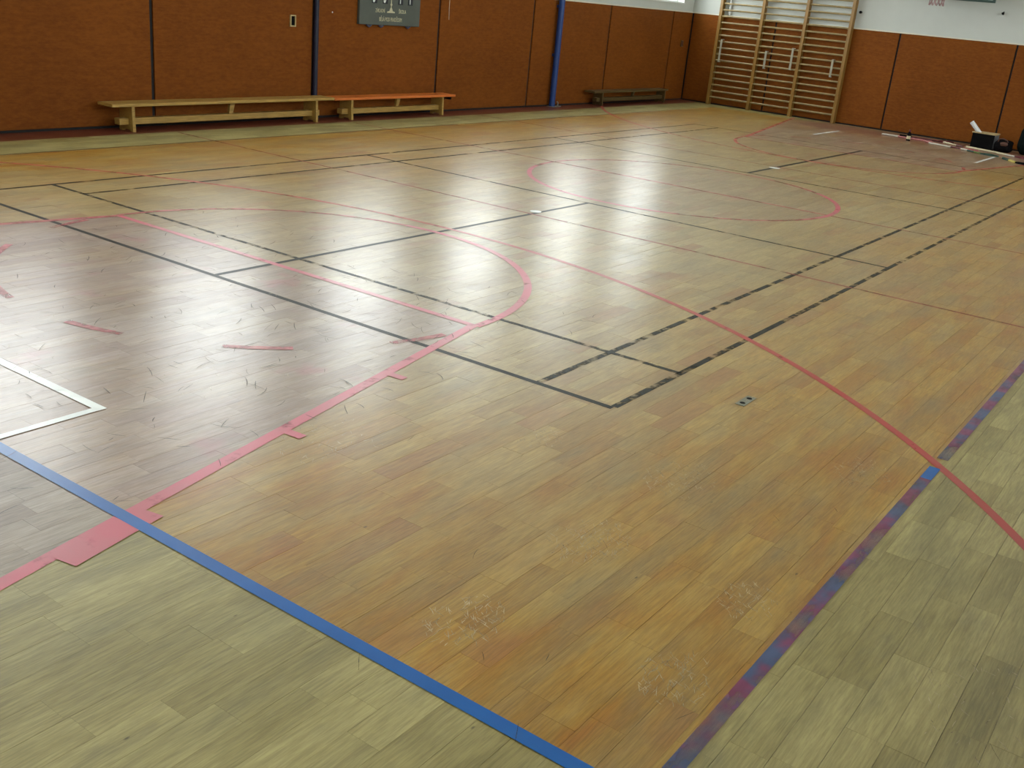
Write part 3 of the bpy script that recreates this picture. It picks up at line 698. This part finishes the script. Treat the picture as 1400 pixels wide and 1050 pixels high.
stick((16.36, 2.70), (16.22, 2.28), ('stick_white', 'stick_white'), 'short white stick lying in front of the maroon sticks', None, 0.016)
stick((16.95, 2.58), (16.62, 2.14), ('beige', 'beige', 'maroon'), 'beige stick with a maroon end lying near the black crate', None, 0.015)
stick((16.70, 2.11), (16.46, 1.50), ('beige', 'beige', 'beige'), 'plain beige stick lying in front of the black crate', None, 0.018)
stick((16.40, 1.50), (16.22, 1.16), ('beige', 'stick_white'), 'pale stick with a dark blade lying in front of the dark bag', 'maroon', 0.017, bend=-0.02)
stick((16.16, 2.07), (15.84, 1.66), ('stick_white', 'tape_green', 'green'), 'dark green stick with a pale grip lying in front of the pile', 'tape_green', 0.016)
stick((15.62, 1.24), (15.22, 0.96), ('tape_green', 'yellow'), 'dark stick with a yellow lower shaft lying apart from the pile', 'black', 0.02)
# bottle among the sticks
bt = empty('bottle', (16.35, 3.085, 0)); tag(bt, 'dark bottle standing upright among the sticks at the end wall', 'bottle')
MB().tube([(0,0,0), (0,0,0.012), (0,0,0.13), (0,0,0.155), (0,0,0.165)], [0.034, 0.038, 0.038, 0.022, 0.016], 16).build('body', 'black', bt)
MB().tube([(0,0,0.165), (0,0,0.20)], [0.018, 0.016], 14).build('cap', 'maroon', bt)
MB().tube([(0,0,0.03), (0,0,0.09)], 0.0388, 16, False).build('label_band', 'beige', bt)
# crate with roll
cr = empty('crate', fw(6.93, 0.55), AF); tag(cr, 'open black crate with a tan rim and grey side by the end wall', 'crate')
cw, cd, ch, th = 0.20, 0.15, 0.275, 0.012
MB().box((-cw, -cd, 0), (cw, cd, th)).build('bottom', 'black', cr)
MB().box((-cw, -cd, th), (cw, -cd+th, ch)).build('side', 'black', cr); MB().box((-cw, cd-th, th), (cw, cd, ch)).build('side', 'black', cr)
MB().box((-cw, -cd+th, th), (-cw+th, cd-th, ch)).build('side', 'black', cr); MB().box((cw-th, -cd+th, th), (cw, cd-th, ch)).build('side', 'greytape', cr)
for lo, hi in (((-cw-0.012, -cd-0.012, ch), (cw+0.012, -cd+0.016, ch+0.022)), ((-cw-0.012, cd-0.016, ch), (cw+0.012, cd+0.012, ch+0.022)), ((-cw-0.012, -cd+0.016, ch), (-cw+0.016, cd-0.016, ch+0.022)), ((cw-0.016, -cd+0.016, ch), (cw+0.012, cd-0.016, ch+0.022))):
    MB().box(lo, hi, 0.003).build('rim', 'rimtan', cr)
for k in range(5): MB().box((cw, -cd + 0.02 + k*0.055, 0.03), (cw+0.008, -cd + 0.045 + k*0.055, ch-0.02)).build('rib', 'greytape', cr)
rl = empty('ribbed_tube', fw(6.93, 0.55, 0.03), AF); tag(rl, 'white ribbed tube sticking out of the black crate', 'tube')
A = Vector((0.13, 0.0, 0.0)); B = Vector((-0.30, -0.02, 0.42)); D = (B - A)
MB().tube([A + D*0.02, B], 0.036, 16).build('core', 'white_pvc', rl)
for k in range(12): 
    c = A + D*(0.42 + 0.05*k); MB().tube([c, c + D*0.022], 0.042, 16).build('rib', 'white_pvc', rl)
# bags
def blob(name, mat, parent, c, r, seed, squash=0.0):
    bm = bmesh.new(); bmesh.ops.create_icosphere(bm, subdivisions=4, radius=1.0); rnd = random.Random(seed)
    ph = [rnd.uniform(0, 6.28) for _ in range(6)]
    for v in bm.verts:
        x, y, z = v.co; k = 1 + 0.07*math.sin(4*x + ph[0]) * math.cos(3*y + ph[1]) + 0.05*math.sin(7*z + ph[2] + 2*x) + 0.03*math.sin(11*y + ph[3])
        e = 0.65
        sx = math.copysign(abs(x)**e, x); sy = math.copysign(abs(y)**e, y); sz = math.copysign(abs(z)**e, z)
        v.co = Vector((c[0] + r[0]*sx*k, c[1] + r[1]*sy*k, max(c[2] + r[2]*sz*k, 0.0)))
    bm.verts.index_update(); mb = MB().add([v.co for v in bm.verts], [[v.index for v in f.verts] for f in bm.faces], True); bm.free()
    return mb.build(name, mat, parent)
bg1 = empty('sports_bag', fw(7.30, 0.60), AF); tag(bg1, 'low dark sports bag slumped beside the black crate', 'bag')
blob('body', 'bag', bg1, (0, 0, 0.10), (0.145, 0.15, 0.115), 3)
MB().tube([(-0.09, -0.10, 0.17), (-0.07, -0.13, 0.23), (0.0, -0.14, 0.245), (0.07, -0.13, 0.22), (0.09, -0.10, 0.17)], 0.010, 8).build('strap', 'brown_bit', bg1)
blob('pocket', 'brown_bit', bg1, (0.03, -0.12, 0.15), (0.07, 0.05, 0.035), 8)
bg2 = empty('tall_bag', fw(7.66, 0.50), AF); tag(bg2, 'tall dark green bag standing at the end wall by the sticks', 'bag')
blob('body', 'bag_green', bg2, (0, 0, 0.24), (0.145, 0.13, 0.26), 5)
MB().tube([(-0.07, 0, 0.46), (-0.06, 0, 0.55), (0.06, 0, 0.55), (0.07, 0, 0.46)], 0.014, 8).build('handle', 'black', bg2)
